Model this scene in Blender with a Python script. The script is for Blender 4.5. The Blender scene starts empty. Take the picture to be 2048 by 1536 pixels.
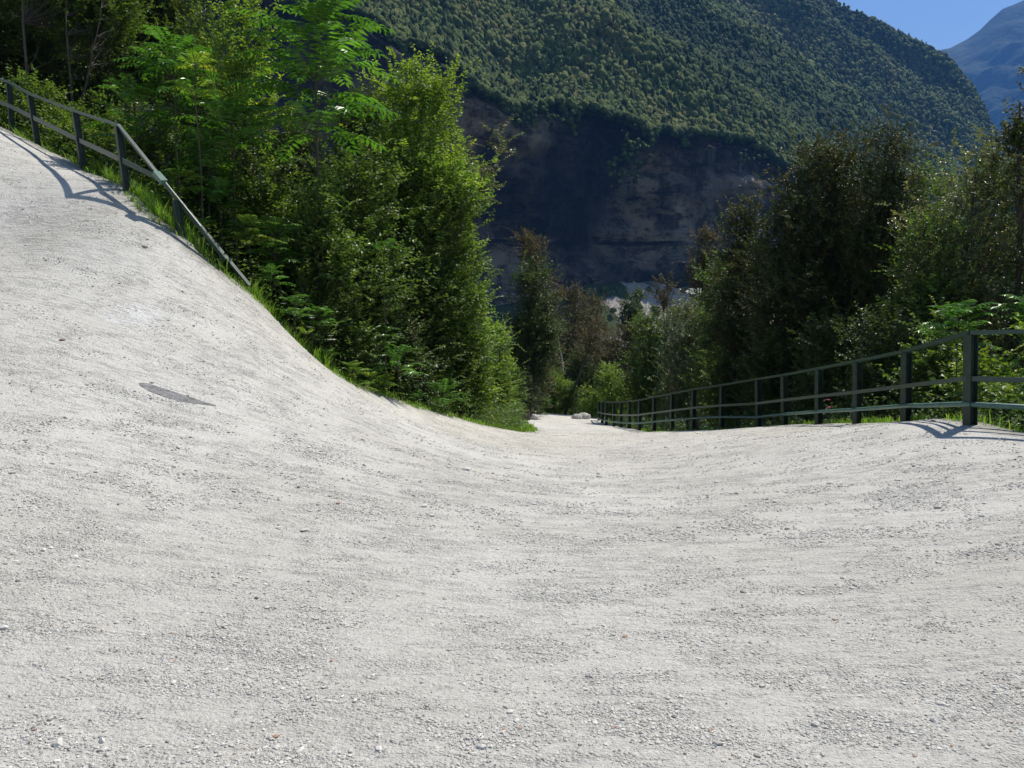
import bpy, math, random
import numpy as np
from mathutils import Vector, Matrix, noise as mn
R = math.radians
C = bpy.context.scene.collection
# ---------------------------------------------------------------- camera
PITCH = R(6.0); FPX = 1607.0           # focal length in pixels of the 2048 px wide photograph
EYE = np.array([0.0, 0.0, 1.6])
cam = bpy.data.cameras.new('camera'); co = bpy.data.objects.new('camera', cam); C.objects.link(co)
co.location = EYE; co.rotation_euler = (math.pi/2-PITCH, 0, 0)
cam.sensor_width = 36; cam.lens = 36*FPX/2048; cam.clip_start = .1; cam.clip_end = 20000
bpy.context.scene.camera = co
# ---------------------------------------------------------------- light
SUN_AZ, SUN_EL = R(47), R(57)          # azimuth clockwise from +Y
sv = Vector((math.sin(SUN_AZ)*math.cos(SUN_EL), math.cos(SUN_AZ)*math.cos(SUN_EL), math.sin(SUN_EL)))
w = bpy.data.worlds.new('World'); bpy.context.scene.world = w; w.use_nodes = True
nt = w.node_tree; bg = nt.nodes['Background']
sky = nt.nodes.new('ShaderNodeTexSky'); sky.sky_type = 'NISHITA'; sky.sun_disc = False
sky.sun_elevation = SUN_EL; sky.sun_rotation = SUN_AZ; sky.altitude = 600; sky.air_density = 1.0
sky.dust_density = 0.3; sky.ozone_density = 2.0
nt.links.new(sky.outputs[0], bg.inputs[0]); bg.inputs[1].default_value = 0.088
sl = bpy.data.lights.new('sun', 'SUN'); sl.energy = 5.0; sl.angle = R(0.5); sl.color = (1, .945, .85)
so = bpy.data.objects.new('sun', sl); C.objects.link(so); so.rotation_euler = (-sv).to_track_quat('-Z', 'Y').to_euler()
so.location = (20, 20, 60)
vs = bpy.context.scene.view_settings; vs.view_transform = 'Standard'; vs.look = 'None'; vs.exposure = 0.39; vs.gamma = 1
cy = bpy.context.scene.cycles
cy.max_bounces = 6; cy.diffuse_bounces = 2; cy.glossy_bounces = 2; cy.transmission_bounces = 3; cy.transparent_max_bounces = 4
cy.volume_bounces = 0; cy.use_denoising = True; cy.caustics_reflective = False; cy.caustics_refractive = False
rng = np.random.default_rng(7)

# ---------------------------------------------------------------- helpers
cp, sp_ = math.cos(PITCH), math.sin(PITCH)
def P(px, py, d):
    """world point on the ray of photo pixel px,py at forward distance Y = d (arrays allowed)"""
    u = (np.asarray(px, float)-1024)/FPX; v = (768-np.asarray(py, float))/FPX
    k = np.asarray(d, float)/(cp+v*sp_)
    return np.stack(np.broadcast_arrays(u*k, np.asarray(d, float)*1.0, EYE[2]+k*(-sp_+v*cp)), -1)
def tag(o, label=None, cat=None, group=None, kind=None):
    if label: o['label'] = label
    if cat: o['category'] = cat
    if group: o['group'] = group
    if kind: o['kind'] = kind
    return o
def empty(name, loc, rz=0.0):
    o = bpy.data.objects.new(name, None); C.objects.link(o); o.location = loc; o.rotation_euler = (0, 0, rz)
    o.empty_display_size = .2; return o
class MB:
    """collects vertices / tris / quads and a per-vertex random value"""
    def __init__(s): s.v = []; s.f3 = []; s.f4 = []; s.r = []; s.n = 0
    def add(s, V, F, r=None):
        V = np.asarray(V, float).reshape(-1, 3); F = np.asarray(F, int)
        if len(V) == 0: return
        s.v.append(V); (s.f3 if F.shape[1] == 3 else s.f4).append(F+s.n)
        s.r.append(np.full(len(V), .5) if r is None else np.broadcast_to(r, (len(V),)).astype(float)); s.n += len(V)
    def mesh(s, name, mat, smooth=False):
        me = bpy.data.meshes.new(name)
        if s.n:
            V = np.concatenate(s.v); me.vertices.add(len(V)); me.vertices.foreach_set('co', V.ravel().astype(np.float32))
            f3 = np.concatenate(s.f3) if s.f3 else np.zeros((0, 3), int); f4 = np.concatenate(s.f4) if s.f4 else np.zeros((0, 4), int)
            li = np.concatenate([f3.ravel(), f4.ravel()]).astype(np.int32); me.loops.add(len(li)); me.loops.foreach_set('vertex_index', li)
            nf = len(f3)+len(f4); me.polygons.add(nf)
            ls = np.concatenate([np.arange(len(f3))*3, len(f3)*3+np.arange(len(f4))*4]).astype(np.int32)
            me.polygons.foreach_set('loop_start', ls)
            me.polygons.foreach_set('use_smooth', np.full(nf, smooth))
            a = me.attributes.new('rnd', 'FLOAT', 'POINT'); a.data.foreach_set('value', np.concatenate(s.r).astype(np.float32))
            me.update(calc_edges=True); me.validate()
        me.materials.append(mat); return me
    def build(s, name, mat, parent=None, smooth=False):
        o = bpy.data.objects.new(name, s.mesh(name, mat, smooth)); C.objects.link(o); o.parent = parent; return o
def norm(a): return a/np.maximum(np.linalg.norm(a, axis=-1, keepdims=True), 1e-9)
def tube(mb, pts, rad, sides=6, r=None, cap=True):
    pts = np.asarray(pts, float); n = len(pts); rad = np.broadcast_to(rad, (n,))
    t = norm(np.gradient(pts, axis=0)); ref = np.array([0, 0, 1.]) if abs(t[0][2]) < .9 else np.array([1., 0, 0])
    a = norm(np.cross(t, ref)); b = np.cross(t, a)
    an = np.arange(sides)/sides*2*np.pi
    V = pts[:, None]+rad[:, None, None]*(a[:, None]*np.cos(an)[None, :, None]+b[:, None]*np.sin(an)[None, :, None])
    i = np.arange(n-1)[:, None]*sides; j = np.arange(sides)[None]; k = (j+1) % sides
    F = np.stack([i+j, i+k, i+sides+k, i+sides+j], -1).reshape(-1, 4)
    mb.add(V, F, r)
def box_beam(mb, a, b, side, w_, h_):
    """bar from a to b; side = direction of its width"""
    a = np.asarray(a, float); b = np.asarray(b, float); t = norm(b-a); s_ = norm(side-t*np.dot(side, t)); u = np.cross(t, s_)
    V = [p+s_*w_/2*i+u*h_/2*j for p in (a, b) for i, j in ((-1, -1), (1, -1), (1, 1), (-1, 1))]
    mb.add(V, [(0, 3, 2, 1), (4, 5, 6, 7), (0, 1, 5, 4), (1, 2, 6, 5), (2, 3, 7, 6), (3, 0, 4, 7)])
def fbm(V, scale, octv=4, seed=0):
    off = Vector((seed*13.7, seed*7.1, seed*3.3))
    return np.array([mn.fractal(Vector(p)*scale+off, 1.0, 2.0, octv) for p in V])

# ---------------------------------------------------------------- materials
def new_mat(name):
    m = bpy.data.materials.new(name); m.use_nodes = True; n = m.node_tree; n.nodes.clear()
    out = n.nodes.new('ShaderNodeOutputMaterial'); return m, n, out
class N:
    def __init__(s, name): s.m, s.t, s.out = new_mat(name)
    def node(s, ty, **kw):
        o = s.t.nodes.new(ty)
        for k, v in kw.items():
            if k.startswith('_'): setattr(o, k[1:], v)
            else:
                kk = k.replace('__', ' ')
                inp = o.inputs[int(kk[1:])] if kk[0] == 'i' and kk[1:].isdigit() else o.inputs[kk]
                if isinstance(v, bpy.types.NodeSocket): s.t.links.new(v, inp)
                else: inp.default_value = v
        return o
    def noise(s, scale, detail=4, rough=.55, vec=None, dist=0.0):
        o = s.node('ShaderNodeTexNoise', Scale=scale, Detail=detail, Roughness=rough, Distortion=dist)
        s.t.links.new(vec if vec is not None else s.obj(), o.inputs['Vector'])
        return o.outputs['Fac']
    def obj(s):
        if not hasattr(s, '_tc'): s._tc = s.t.nodes.new('ShaderNodeTexCoord')
        return s._tc.outputs['Object']
    def ramp(s, fac, stops, interp='LINEAR'):
        o = s.node('ShaderNodeValToRGB', Fac=fac); cr = o.color_ramp; cr.interpolation = interp
        while len(cr.elements) < len(stops): cr.elements.new(.5)
        for e, (p, c) in zip(cr.elements, stops):
            e.position = p; e.color = (c, c, c, 1) if not hasattr(c, '__len__') else (*c, 1)
        return o.outputs['Color']
    def mix(s, fac, a, b, mode='MIX'):
        o = s.node('ShaderNodeMix', _data_type='RGBA', _blend_type=mode)
        for inp, v in ((o.inputs[0], fac), (o.inputs[6], a), (o.inputs[7], b)):
            if isinstance(v, bpy.types.NodeSocket): s.t.links.new(v, inp)
            elif hasattr(v, '__len__'): inp.default_value = (*v, 1)
            else: inp.default_value = v if inp.type == 'VALUE' else (v, v, v, 1)
        return o.outputs[2]
    def math(s, op, a, b=0.0):
        o = s.node('ShaderNodeMath', _operation=op)
        for i, v in enumerate((a, b)):
            if isinstance(v, bpy.types.NodeSocket): s.t.links.new(v, o.inputs[i])
            else: o.inputs[i].default_value = v
        return o.outputs[0]
    def coords(s, scale=(1, 1, 1), rot=(0, 0, 0)):
        tc = s.t.nodes.new('ShaderNodeTexCoord'); mp = s.t.nodes.new('ShaderNodeMapping'); s.t.links.new(tc.outputs['Object'], mp.inputs[0])
        mp.inputs['Scale'].default_value = scale; mp.inputs['Rotation'].default_value = rot; return mp.outputs[0]
    def attr(s, name): return s.node('ShaderNodeAttribute', _attribute_name=name).outputs['Fac']
    def bump(s, h, dist, strength=1.0, nrm=None):
        o = s.node('ShaderNodeBump', Height=h, Distance=dist, Strength=strength)
        if nrm is not None: s.t.links.new(nrm, o.inputs['Normal'])
        return o.outputs[0]
    def bsdf(s, col, rough=.9, spec=.3, nrm=None, metal=0.0):
        o = s.node('ShaderNodeBsdfPrincipled', Roughness=rough, Metallic=metal)
        o.inputs['Specular IOR Level'].default_value = spec
        if isinstance(col, bpy.types.NodeSocket): s.t.links.new(col, o.inputs['Base Color'])
        else: o.inputs['Base Color'].default_value = (*col, 1)
        if nrm is not None: s.t.links.new(nrm, o.inputs['Normal'])
        return o.outputs[0]
    def done(s, sh): s.t.links.new(sh, s.out.inputs['Surface']); return s.m

def leaf_mat(name, cols, trans=.42, rough=.47, spec=.42, tcol=(1.45, 1.4, .5)):
    cols = [(k[0]*2.1, k[1]*1.75, k[2]*1.6) for k in cols]
    n = N(name); r = n.attr('rnd')
    col = n.ramp(r, [(i/(len(cols)-1), c) for i, c in enumerate(cols)])
    v = n.noise(.9, 2); col = n.mix(1.0, col, n.ramp(v, [(.3, .7), (.7, 1.25)]), 'MULTIPLY')
    a = n.bsdf(col, rough, spec)
    t = n.node('ShaderNodeBsdfTranslucent'); tc = n.mix(1.0, col, tcol, 'MULTIPLY'); n.t.links.new(tc, t.inputs[0])
    mx = n.node('ShaderNodeMixShader', Fac=trans); n.t.links.new(a, mx.inputs[1]); n.t.links.new(t.outputs[0], mx.inputs[2])
    return n.done(mx.outputs[0])
def bark_mat(name, c1, c2):
    n = N(name); v = n.coords((14, 14, 2.5)); f = n.noise(1.0, 5, .65, v)
    return n.done(n.bsdf(n.ramp(f, [(.3, c1), (.7, c2)]), .95, .15, n.bump(f, .02)))

M = {}
M['leaf_green'] = leaf_mat('leaf_green', [(.022, .050, .012), (.045, .095, .022), (.075, .14, .03)])
M['leaf_fresh'] = leaf_mat('leaf_fresh', [(.05, .11, .02), (.085, .17, .03), (.15, .23, .04)], .42)
M['leaf_dark'] = leaf_mat('leaf_dark', [(.016, .034, .010), (.030, .062, .016), (.055, .085, .022)], .28)
M['leaf_brown'] = leaf_mat('leaf_brown', [(.016, .033, .011), (.028, .050, .015), (.050, .050, .019)], .25, .56, .35, tcol=(1.3, 1.1, .6))
M['leaf_rust'] = leaf_mat('leaf_rust', [(.030, .045, .02), (.050, .056, .028), (.085, .068, .037)], .3, .6, .3, tcol=(1.15, 1.1, .7))
M['leaf_silver'] = leaf_mat('leaf_silver', [(.04, .065, .03), (.07, .10, .05), (.12, .15, .08)], .25, .45, .5)
M['frond_green'] = leaf_mat('frond_green', [(.03, .085, .015), (.05, .13, .022), (.08, .17, .03)], .4, .33, .5, (1.2, 1.5, .5))
M['frond_yellow'] = leaf_mat('frond_yellow', [(.045, .125, .02), (.095, .19, .028), (.18, .24, .035)], .45, .4, .4, (1.3, 1.3, .5))
M['grass'] = leaf_mat('grass', [(.05, .11, .02), (.09, .19, .03), (.16, .23, .05)], .45, .5, .3, (1.2, 1.4, .5))
M['bark'] = bark_mat('bark', (.045, .038, .03), (.14, .12, .10))
M['bark_pale'] = bark_mat('bark_pale', (.13, .12, .11), (.3, .28, .25))
M['stem_green'] = bark_mat('stem_green', (.05, .06, .03), (.12, .10, .07))
M['dead_wood'] = bark_mat('dead_wood', (.4, .38, .35), (.62, .6, .56))

# ---------------------------------------------------------------- terrain of the bend
def tps_fit(pts, lam=.02):
    X = pts[:, :2]; z = pts[:, 2]; n = len(X)
    r = np.linalg.norm(X[:, None]-X[None], axis=-1); K = r**2*np.log(r+1e-9)+np.eye(n)*lam
    Pm = np.c_[np.ones(n), X]; A = np.block([[K, Pm], [Pm.T, np.zeros((3, 3))]])
    return X, np.linalg.solve(A, np.r_[z, 0, 0, 0])
def tps_eval(f, Q):
    X, c = f; out = np.empty(len(Q))
    for i in range(0, len(Q), 20000):
        q = Q[i:i+20000]; r = np.linalg.norm(q[:, None]-X[None], axis=-1)
        out[i:i+20000] = (r**2*np.log(r+1e-9))@c[:len(X)]+c[len(X)]+q@c[len(X)+1:]
    return out
EDGE_L = [(20, 262, 18.2), (75, 290, 17), (165, 335, 15.8), (255, 380, 13.8), (365, 470, 13.1), (440, 540, 12.9), (528, 612, 13.4), (586, 690, 14.0),
          (680, 750, 15), (800, 800, 16.5), (900, 830, 18), (1050, 863, 20.5), (1052, 858, 27.5), (1025, 840, 36), (1035, 834, 42)]
eL = np.array([P(*e) for e in EDGE_L])
FENCE_R = [(1942, 848, 9.7), (1813, 843, 12.3), (1715, 847, 14.2), (1638, 848, 16.0), (1570, 851, 17.9), (1518, 856, 19.6)]
fR = np.array([P(*e) for e in FENCE_R])
more = [P(1240, 866, 20.5), P(1130, 858, 28), P(1120, 845, 34), P(1110, 836, 42), P(1240, 900, 14.2), P(1250, 960, 9.5), P(2048, 858, 9.3),
        P(1380, 863, 22), P(1240, 862, 28.5), P(1215, 852, 36)]
z3 = [(0, 0, 0), (4, 0, .05), (-4, 0, .1), (0, -6, .3), (0, 5, -.17), (3, 6, -.12), (9, 7.5, .1), (13, 4, .35), (10, -6, .3), (-4, 5, .38), (-5.1, 8, .95),
      (-7.6, 12, 2.45), (-2.9, 8, .38), (-3.6, 10.4, 1.0), (-10, 8, 2.3), (-13, 12, 4.1), (-14, 20.2, 6.4), (-20, 24, 8.5), (-18, 8, 4.8), (-10, 0, 1.0),
      (-16, -4, 2.6), (3.4, 60, -7.2), (3.5, 50, -5.6), (5.4, 50, -5.7), (-2, 12.5, -.1), (6, 60, -7.3)]
F_road = tps_fit(np.array([*eL, *fR, *more, *z3]))
hill = [(-4, 19, -.6), (-7, 17.5, 1.2), (-9.5, 19.5, 2.4), (-13, 25, 3.6), (-9, 26, 1.0), (-18, 30, 5), (-24, 28, 8), (-6, 22, -.9), (-2, 24, -2.0), (-4, 28, -2.2), (-3, 36, -2.8),
        (-10, 34, -.5), (-20, 36, 3), (-7, 45, -3.5), (-20, 50, 0), (-32, 32, 10), (-40, 20, 16), (-40, 0, 14), (-30, 60, 1), (-50, 60, 8), (9, 11, -.6), (8.5, 14, -1.8), (8.5, 18, -3), (12, 12, -2.4),
        (15, 18, -7), (8, 26, -4.6), (8, 36, -6.5), (9, 50, -10), (20, 40, -15), (30, 60, -25), (0, 70, -11), (5, 64, -10), (-12, 70, -7), (0, 92, -19),
        (-30, 90, -8), (32, 20, -15), (30, 4, -8), (16, 4, -1), (20, -10, 1), (-30, -12, 8), (0, -12, 1.0), (40, 100, -33), (-50, 100, -8), (20, 110, -32), (50, 50, -30), (50, 10, -20), (0, 45, -5)]
F_hill = tps_fit(np.array(hill, float))
def smooth_poly(pts, per=6):
    pts = np.asarray(pts, float); n = len(pts); out = []
    for i in range(n-1):
        p0, p1, p2, p3 = pts[max(i-1, 0)], pts[i], pts[i+1], pts[min(i+2, n-1)]
        for t in np.arange(per)/per:
            out.append(.5*((2*p1)+(-p0+p2)*t+(2*p0-5*p1+4*p2-p3)*t*t+(-p0+3*p1-3*p2+p3)*t**3))
    out.append(pts[-1]); return np.array(out)
inner = np.vstack([[(-20, 26), (-16, 22.5), (-13.6, 20)], eL[:, :2], [(2.2, 50), (2.4, 58), (3.4, 66)]])
outer = np.vstack([[(5.6, 66), (5.6, 58), (5.2, 50), (4.9, 42), (4.75, 34), (5.0, 27), (5.45, 22.5)], fR[::-1, :2]+[.22, 0], [(6.15, 9.0), (8, 8.6), (11, 8.2), (15, 6.5)]])
inner_s = smooth_poly(inner, 14); outer_s = smooth_poly(outer)
jit = np.array([mn.fractal(Vector((p[0]*.9, p[1]*.9, 3.1)), 1, 2, 3) for p in inner_s]); jit2 = np.array([mn.fractal(Vector((p[0]*3.5, p[1]*3.5, 7.1)), 1, 2, 3) for p in inner_s]); inner_s = inner_s+np.c_[jit*.15+jit2*.07, jit*.15-jit2*.07]
ROAD = np.vstack([inner_s, outer_s, [(17, 0), (14, -9), (-16, -9), (-26, 4), (-27, 20)]])
def poly_dist(Q, poly):
    """signed distance (negative inside) and nearest boundary point"""
    a = poly; b = np.roll(poly, -1, 0); D = np.empty(len(Q)); Nn = np.empty((len(Q), 2)); ins = np.zeros(len(Q), bool)
    for i in range(0, len(Q), 8000):
        q = Q[i:i+8000, None]; ab = (b-a)[None]; t = np.clip(((q-a[None])*ab).sum(-1)/np.maximum((ab**2).sum(-1), 1e-9), 0, 1)
        c = a[None]+ab*t[..., None]; d = np.linalg.norm(q-c, axis=-1); k = d.argmin(1); r = np.arange(len(k))
        D[i:i+8000] = d[r, k]; Nn[i:i+8000] = c[r, k]
        cond = (a[None, :, 1] > q[..., 1]) != (b[None, :, 1] > q[..., 1])
        xi = (b-a)[None, :, 0]*(q[..., 1]-a[None, :, 1])/np.where(np.abs((b-a)[None, :, 1]) < 1e-9, 1e-9, (b-a)[None, :, 1])+a[None, :, 0]
        ins[i:i+8000] = ((cond & (q[..., 0] < xi)).sum(1) % 2) == 1
    return np.where(ins, -D, D), Nn
def micro(Q): return np.array([mn.fractal(Vector((p[0]*.5, p[1]*.5, 0)), 1, 2, 3) for p in Q])
def H_road(Q):
    Q = np.atleast_2d(Q); return tps_eval(F_road, Q)
def H_ground(Q):
    Q = np.atleast_2d(np.asarray(Q, float)); s, _ = poly_dist(Q, ROAD); sc = np.maximum(s, 0)
    a = tps_eval(F_road, Q); h = tps_eval(F_hill, Q)
    t = np.clip(sc/3.0, 0, 1); t = t*t*(3-2*t)
    near = a-.05-np.where(s > 0, .02+sc*.45, 0.0)
    return np.where(s < 0, a-.07, near*(1-t)+h*t)
def ground_z(x, y): return float(H_ground([(x, y)])[0])

# ground sheet
n = N('soil_mat'); f = n.noise(1.3, 5); g = n.noise(14, 4)
col = n.mix(n.ramp(f, [(.4, 0), (.6, 1)]), (.06, .055, .035), (.045, .075, .025)); col = n.mix(n.ramp(g, [(.45, 0), (.7, .6)]), col, (.16, .13, .10))
M['soil'] = n.done(n.bsdf(col, .95, .2, n.bump(g, .05)))
def axis(parts):
    o = []
    for a, b, st in parts: o += list(np.arange(a, b, st))
    return np.array(o+[parts[-1][1]])
gx = axis([(-60, -24, 2), (-24, 18, .4), (18, 62, 2)]); gy = axis([(-14, 4, 1), (4, 50, .4), (50, 120, 1.5)])
GX, GY = np.meshgrid(gx, gy); Q = np.c_[GX.ravel(), GY.ravel()]; Z = H_ground(Q)
s_, _ = poly_dist(Q, ROAD); Z = Z+np.where(s_ > .4, micro(Q)*.18, 0)
def grid_faces(nx, ny, off=0):
    i = np.arange(ny-1)[:, None]*nx; j = np.arange(nx-1)[None]; return np.stack([i+j, i+j+1, i+nx+j+1, i+nx+j], -1).reshape(-1, 4)+off
mb = MB(); mb.add(np.c_[Q, Z], grid_faces(len(gx), len(gy)))
tag(mb.build('ground', M['soil'], smooth=True), kind='structure')

# road sheet
st = .16; rx = np.arange(-22, 17, st); ry = np.arange(-5, 66, st); RX, RY = np.meshgrid(rx, ry); Q = np.c_[RX.ravel(), RY.ravel()]
s_, nn = poly_dist(Q, ROAD)
keep = s_ < st*1.0; Qs = np.where((s_ > 0)[:, None], nn, Q); F = grid_faces(len(rx), len(ry)); F = F[(keep[F].all(1)) & ((s_[F] < 0).any(1))]
used = np.unique(F); remap = np.full(len(Q), -1); remap[used] = np.arange(len(used)); Qs = Qs[used]; F = remap[F]
mic = micro(Qs)*.022+np.array([mn.noise(Vector((p[0]*3.1, p[1]*3.1, 4))) for p in Qs])*.003
Zr = H_road(Qs)+mic
s_, _ = poly_dist(Qs, ROAD); inner_d = np.sqrt(((Qs[:, None]-inner_s[None])**2).sum(-1).min(1)) if len(Qs) < 200000 else -s_
mb = MB(); mb.add(np.c_[Qs, Zr], F, np.clip(np.minimum(-s_, inner_d*.6+.1)/.55, 0, 1))
def road_z(x, y):
    return float(H_road([(x, y)])[0])+.022*mn.fractal(Vector((x*.5, y*.5, 0)), 1, 2, 3)+.003*mn.noise(Vector((x*3.1, y*3.1, 4)))
def road_hit(px, py):
    dd_ = np.arange(2.4, 40, .01); p = P(px, py, dd_); k_ = np.argmax(p[:, 2] < H_road(p[:, :2])); return p[k_]
STAIN = tuple(road_hit(272, 632))
n = N('road_mat')
big = n.noise(.35, 4, .55); mid = n.noise(1.7, 5, .62, dist=.5); fine = n.noise(45, 5, .75); grit = n.noise(150, 3, .7)
streak = n.noise(1.0, 5, .65, n.coords((1.1, 7.5, 5), (0, 0, R(-12))), .35); clump = n.noise(1.0, 4, .7, n.coords((6, 13, 9), (0, 0, R(-10))), .4)
vor = n.node('ShaderNodeTexVoronoi', Scale=70.0, _feature='F1'); n.t.links.new(n.obj(), vor.inputs['Vector']); vd = vor.outputs['Distance']; vc = n.node('ShaderNodeSeparateColor'); n.t.links.new(vor.outputs['Color'], vc.inputs[0])
pm = n.math('MULTIPLY', n.ramp(n.math('ADD', n.math('MULTIPLY', mid, .5), n.math('MULTIPLY', streak, .5)), [(.43, .12), (.57, 1)]), n.ramp(clump, [(.40, .15), (.60, 1)]))
col = n.mix(n.ramp(big, [(.35, 0), (.65, 1)]), (.60, .575, .515), (.68, .66, .605))
col = n.mix(n.math('MULTIPLY', pm, .26), col, (.36, .345, .32))
col = n.mix(1.0, col, n.ramp(fine, [(.28, .42), (.44, .95), (.75, 1.12)]), 'MULTIPLY')
col = n.mix(n.math('MULTIPLY', n.ramp(vc.outputs[0], [(.93, 0), (.94, .6)]), pm), col, (.17, .165, .17))  # dark specks painted as the tiny shadows of pebbles
col = n.mix(n.ramp(vc.outputs[1], [(.97, 0), (.98, .6)]), col, (.80, .80, .77))
ed = n.math('ADD', n.attr('rnd'), n.math('MULTIPLY', n.math('SUBTRACT', n.noise(5, 5, .7), .5), 1.4)); col = n.mix(n.ramp(ed, [(.15, .75), (.75, 0)]), col, (.23, .225, .18))
wp = n.coords((1, .55, 1), (0, 0, R(20))); sx_ = n.node('ShaderNodeVectorMath', _operation='DISTANCE'); n.t.links.new(wp, sx_.inputs[0]); _m = Matrix.Rotation(R(20), 3, 'Z') @ Vector((STAIN[0], STAIN[1]*.55, STAIN[2])); sx_.inputs[1].default_value = _m
sf = n.math('ADD', sx_.outputs['Value'], n.math('MULTIPLY', n.noise(4.5, 7, .8), 1.3)); col = n.mix(n.ramp(sf, [(.72, .42), (1.05, 0)]), col, (.80, .80, .80))
hgt = n.math('ADD', n.math('MULTIPLY', n.math('SUBTRACT', 1.0, vd), pm), n.math('MULTIPLY', fine, .7))
hgt = n.math('ADD', n.math('ADD', hgt, n.math('MULTIPLY', grit, .3)), n.math('MULTIPLY', clump, .9))
M['road'] = n.done(n.bsdf(col, .93, .12, n.bump(hgt, .024, 1.0)))
tag(mb.build('road', M['road'], smooth=True), kind='structure')

# smooth dark smear worn into the surface
c0 = [(278, 769, 2), (296, 776, 8), (325, 786, 9), (355, 795, 8), (385, 802, 6), (410, 808, 3), (432, 812, 1)]; mb = MB(); up_ = []; lo_ = []
for x_, y_, w_ in c0: up_.append(road_hit(x_, y_-w_)+[0, 0, .007]); lo_.append(road_hit(x_, y_+w_*.8)+[0, 0, .007])
k_ = len(c0); uu = smooth_poly(up_, 5); ll = smooth_poly(lo_, 5)
for a_ in (uu, ll): a_[:, 2] = [road_z(q_[0], q_[1])+.003 for q_ in a_]
mb.add(np.vstack([uu, (uu+ll)/2+[0, 0, .001], ll]), [(i+len(uu)*j, i+1+len(uu)*j, i+1+len(uu)*(j+1), i+len(uu)*(j+1)) for i in range(len(uu)-1) for j in (0, 1)])
n = N('tar'); f = n.noise(12, 5, .7); M['tar'] = n.done(n.bsdf(n.ramp(f, [(.3, (.07, .07, .073)), (.7, (.27, .265, .26))]), .6, .4, n.bump(f, .01)))
tag(mb.build('worn_patch', M['tar'], smooth=True), 'smooth dark grey tapering smear worn into the pale road at the left', 'road patch')

# ---------------------------------------------------------------- mountains
xs_ctrl = [-700, -200, 350, 500, 740, 800, 900, 960, 1050, 1130, 1250, 1300, 1400, 1500, 1560, 1650, 1750, 1900, 2048, 2400]
yt_ctrl = [-300, -120, -30, -12, 48, 92, 130, 195, 232, 215, 248, 268, 278, 290, 338, 385, 425, 480, 530, 620]      # rim of the cliff
dt_ctrl = [300, 330, 360, 380, 400, 405, 412, 420, 440, 455, 470, 480, 500, 515, 525, 540, 560, 600, 640, 700]
xr = [-700, 300, 740, 1000, 1300, 1500, 1660, 1760, 1850, 1905, 1950, 1982, 2010, 2060, 2400]
yr = [-1000, -700, -470, -380, -215, -95, 0, 52, 106, 140, 185, 245, 300, 400, 620]
dr = [700, 800, 900, 960, 1040, 1100, 1150, 1180, 1200, 1190, 1170, 1150, 1120, 1080, 900]
def slope_pt(x, t):
    x = np.asarray(x, float); t = np.asarray(t, float)
    yt = np.interp(x, xs_ctrl, yt_ctrl); d0 = np.interp(x, xs_ctrl, dt_ctrl); y1 = np.interp(x, xr, yr); d1 = np.interp(x, xr, dr)
    return P(x, yt+(y1-yt)*t, d0+(d1-d0)*t**.95)
def slope_disp(V):
    # folds running down the slope from upper left to lower right
    out = np.empty(len(V))
    for i, p in enumerate(V):
        q = Vector((p[0]*.0040+p[2]*.0055, p[1]*.0016, p[2]*.0012))
        out[i] = 60*mn.fractal(q+Vector((3.3, 1.2, 8)), 1, 2, 2)+9*mn.fractal(Vector(p)*.016, 1, 2, 3)
    return out
nx, nt_ = 190, 110
xs = np.linspace(-700, 2400, nx); ts = np.linspace(0, 1, nt_); TX, TT = np.meshgrid(xs, ts)
V = slope_pt(TX.ravel(), TT.ravel()); D = slope_disp(V)
env = np.minimum(1, np.minimum(TT.ravel()/.12, (1-TT.ravel())/.08+.12)); V[:, 2] += D*env; V[:, 1] -= D*env*.6
SLOPE_V = V.reshape(nt_, nx, 3)
# back side so the ridge is a solid mountain
back = SLOPE_V[-1]+np.array([0, 500, -350.]); mb = MB(); mb.add(np.vstack([V, back]), grid_faces(nx, nt_+1))
n = N('forest_floor'); f = n.noise(.05, 5)
M['forest_floor'] = n.done(n.bsdf(n.ramp(f, [(.3, (.022, .04, .016)), (.7, (.05, .075, .03))]), .95, .1, n.bump(n.noise(.3, 4), 2.0)))
tag(mb.build('mountain', M['forest_floor'], smooth=True), kind='structure')

# cliff
yf_ctrl_x = [-700, 800, 1100, 1200, 1400, 1600, 2400]; yf = [700, 640, 590, 562, 556, 580, 700]; df = [v-14 for v in np.interp(yf_ctrl_x, xs_ctrl, dt_ctrl)]
nx2, ns = 420, 200
xs2 = np.linspace(-700, 2400, nx2); ss = np.linspace(0, 1, ns); CX, CS = np.meshgrid(xs2, ss); cx, cs = CX.ravel(), CS.ravel()
top = slope_pt(cx, 0); foot = P(cx, np.interp(cx, yf_ctrl_x, yf), np.interp(cx, yf_ctrl_x, df)); foot[:, 2] -= 6
V = foot+(top-foot)*cs[:, None]; prof = np.sin(np.clip(cs, 0, 1)*np.pi)        # steeper than the chord: lean the face toward the rim
V[:, 1] = foot[:, 1]+(top[:, 1]-foot[:, 1])*cs
def ridged(v): return 1-abs(v)*2
for i in range(len(V)):
    p = V[i]
    strat = mn.fractal(Vector((p[0]*.006, p[1]*.006, p[2]*.055)), 1, 2, 3)
    vert = mn.fractal(Vector((p[0]*.035, p[1]*.01, p[2]*.006+7)), 1, 2, 3)
    bigc = mn.fractal(Vector((p[0]*.011+4, 0, p[2]*.016)), 1, 2, 2)
    fine = mn.fractal(Vector((p[0]*.11, p[1]*.11, p[2]*.16)), 1, 2, 3)
    e = min(1, cs[i]/.1)*min(1, (1-cs[i])/.05)
    V[i, 1] -= e*(strat*6+vert*9+bigc*22+fine*2.5)-7*math.sin(cs[i]*3.1)
rimj = fbm(np.c_[cx*.02, cx*0, cx*0], 1.0, 3, 2)*3; V[:, 2] += rimj*(cs > .99)
mb = MB(); mb.add(V, grid_faces(nx2, ns))
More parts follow.
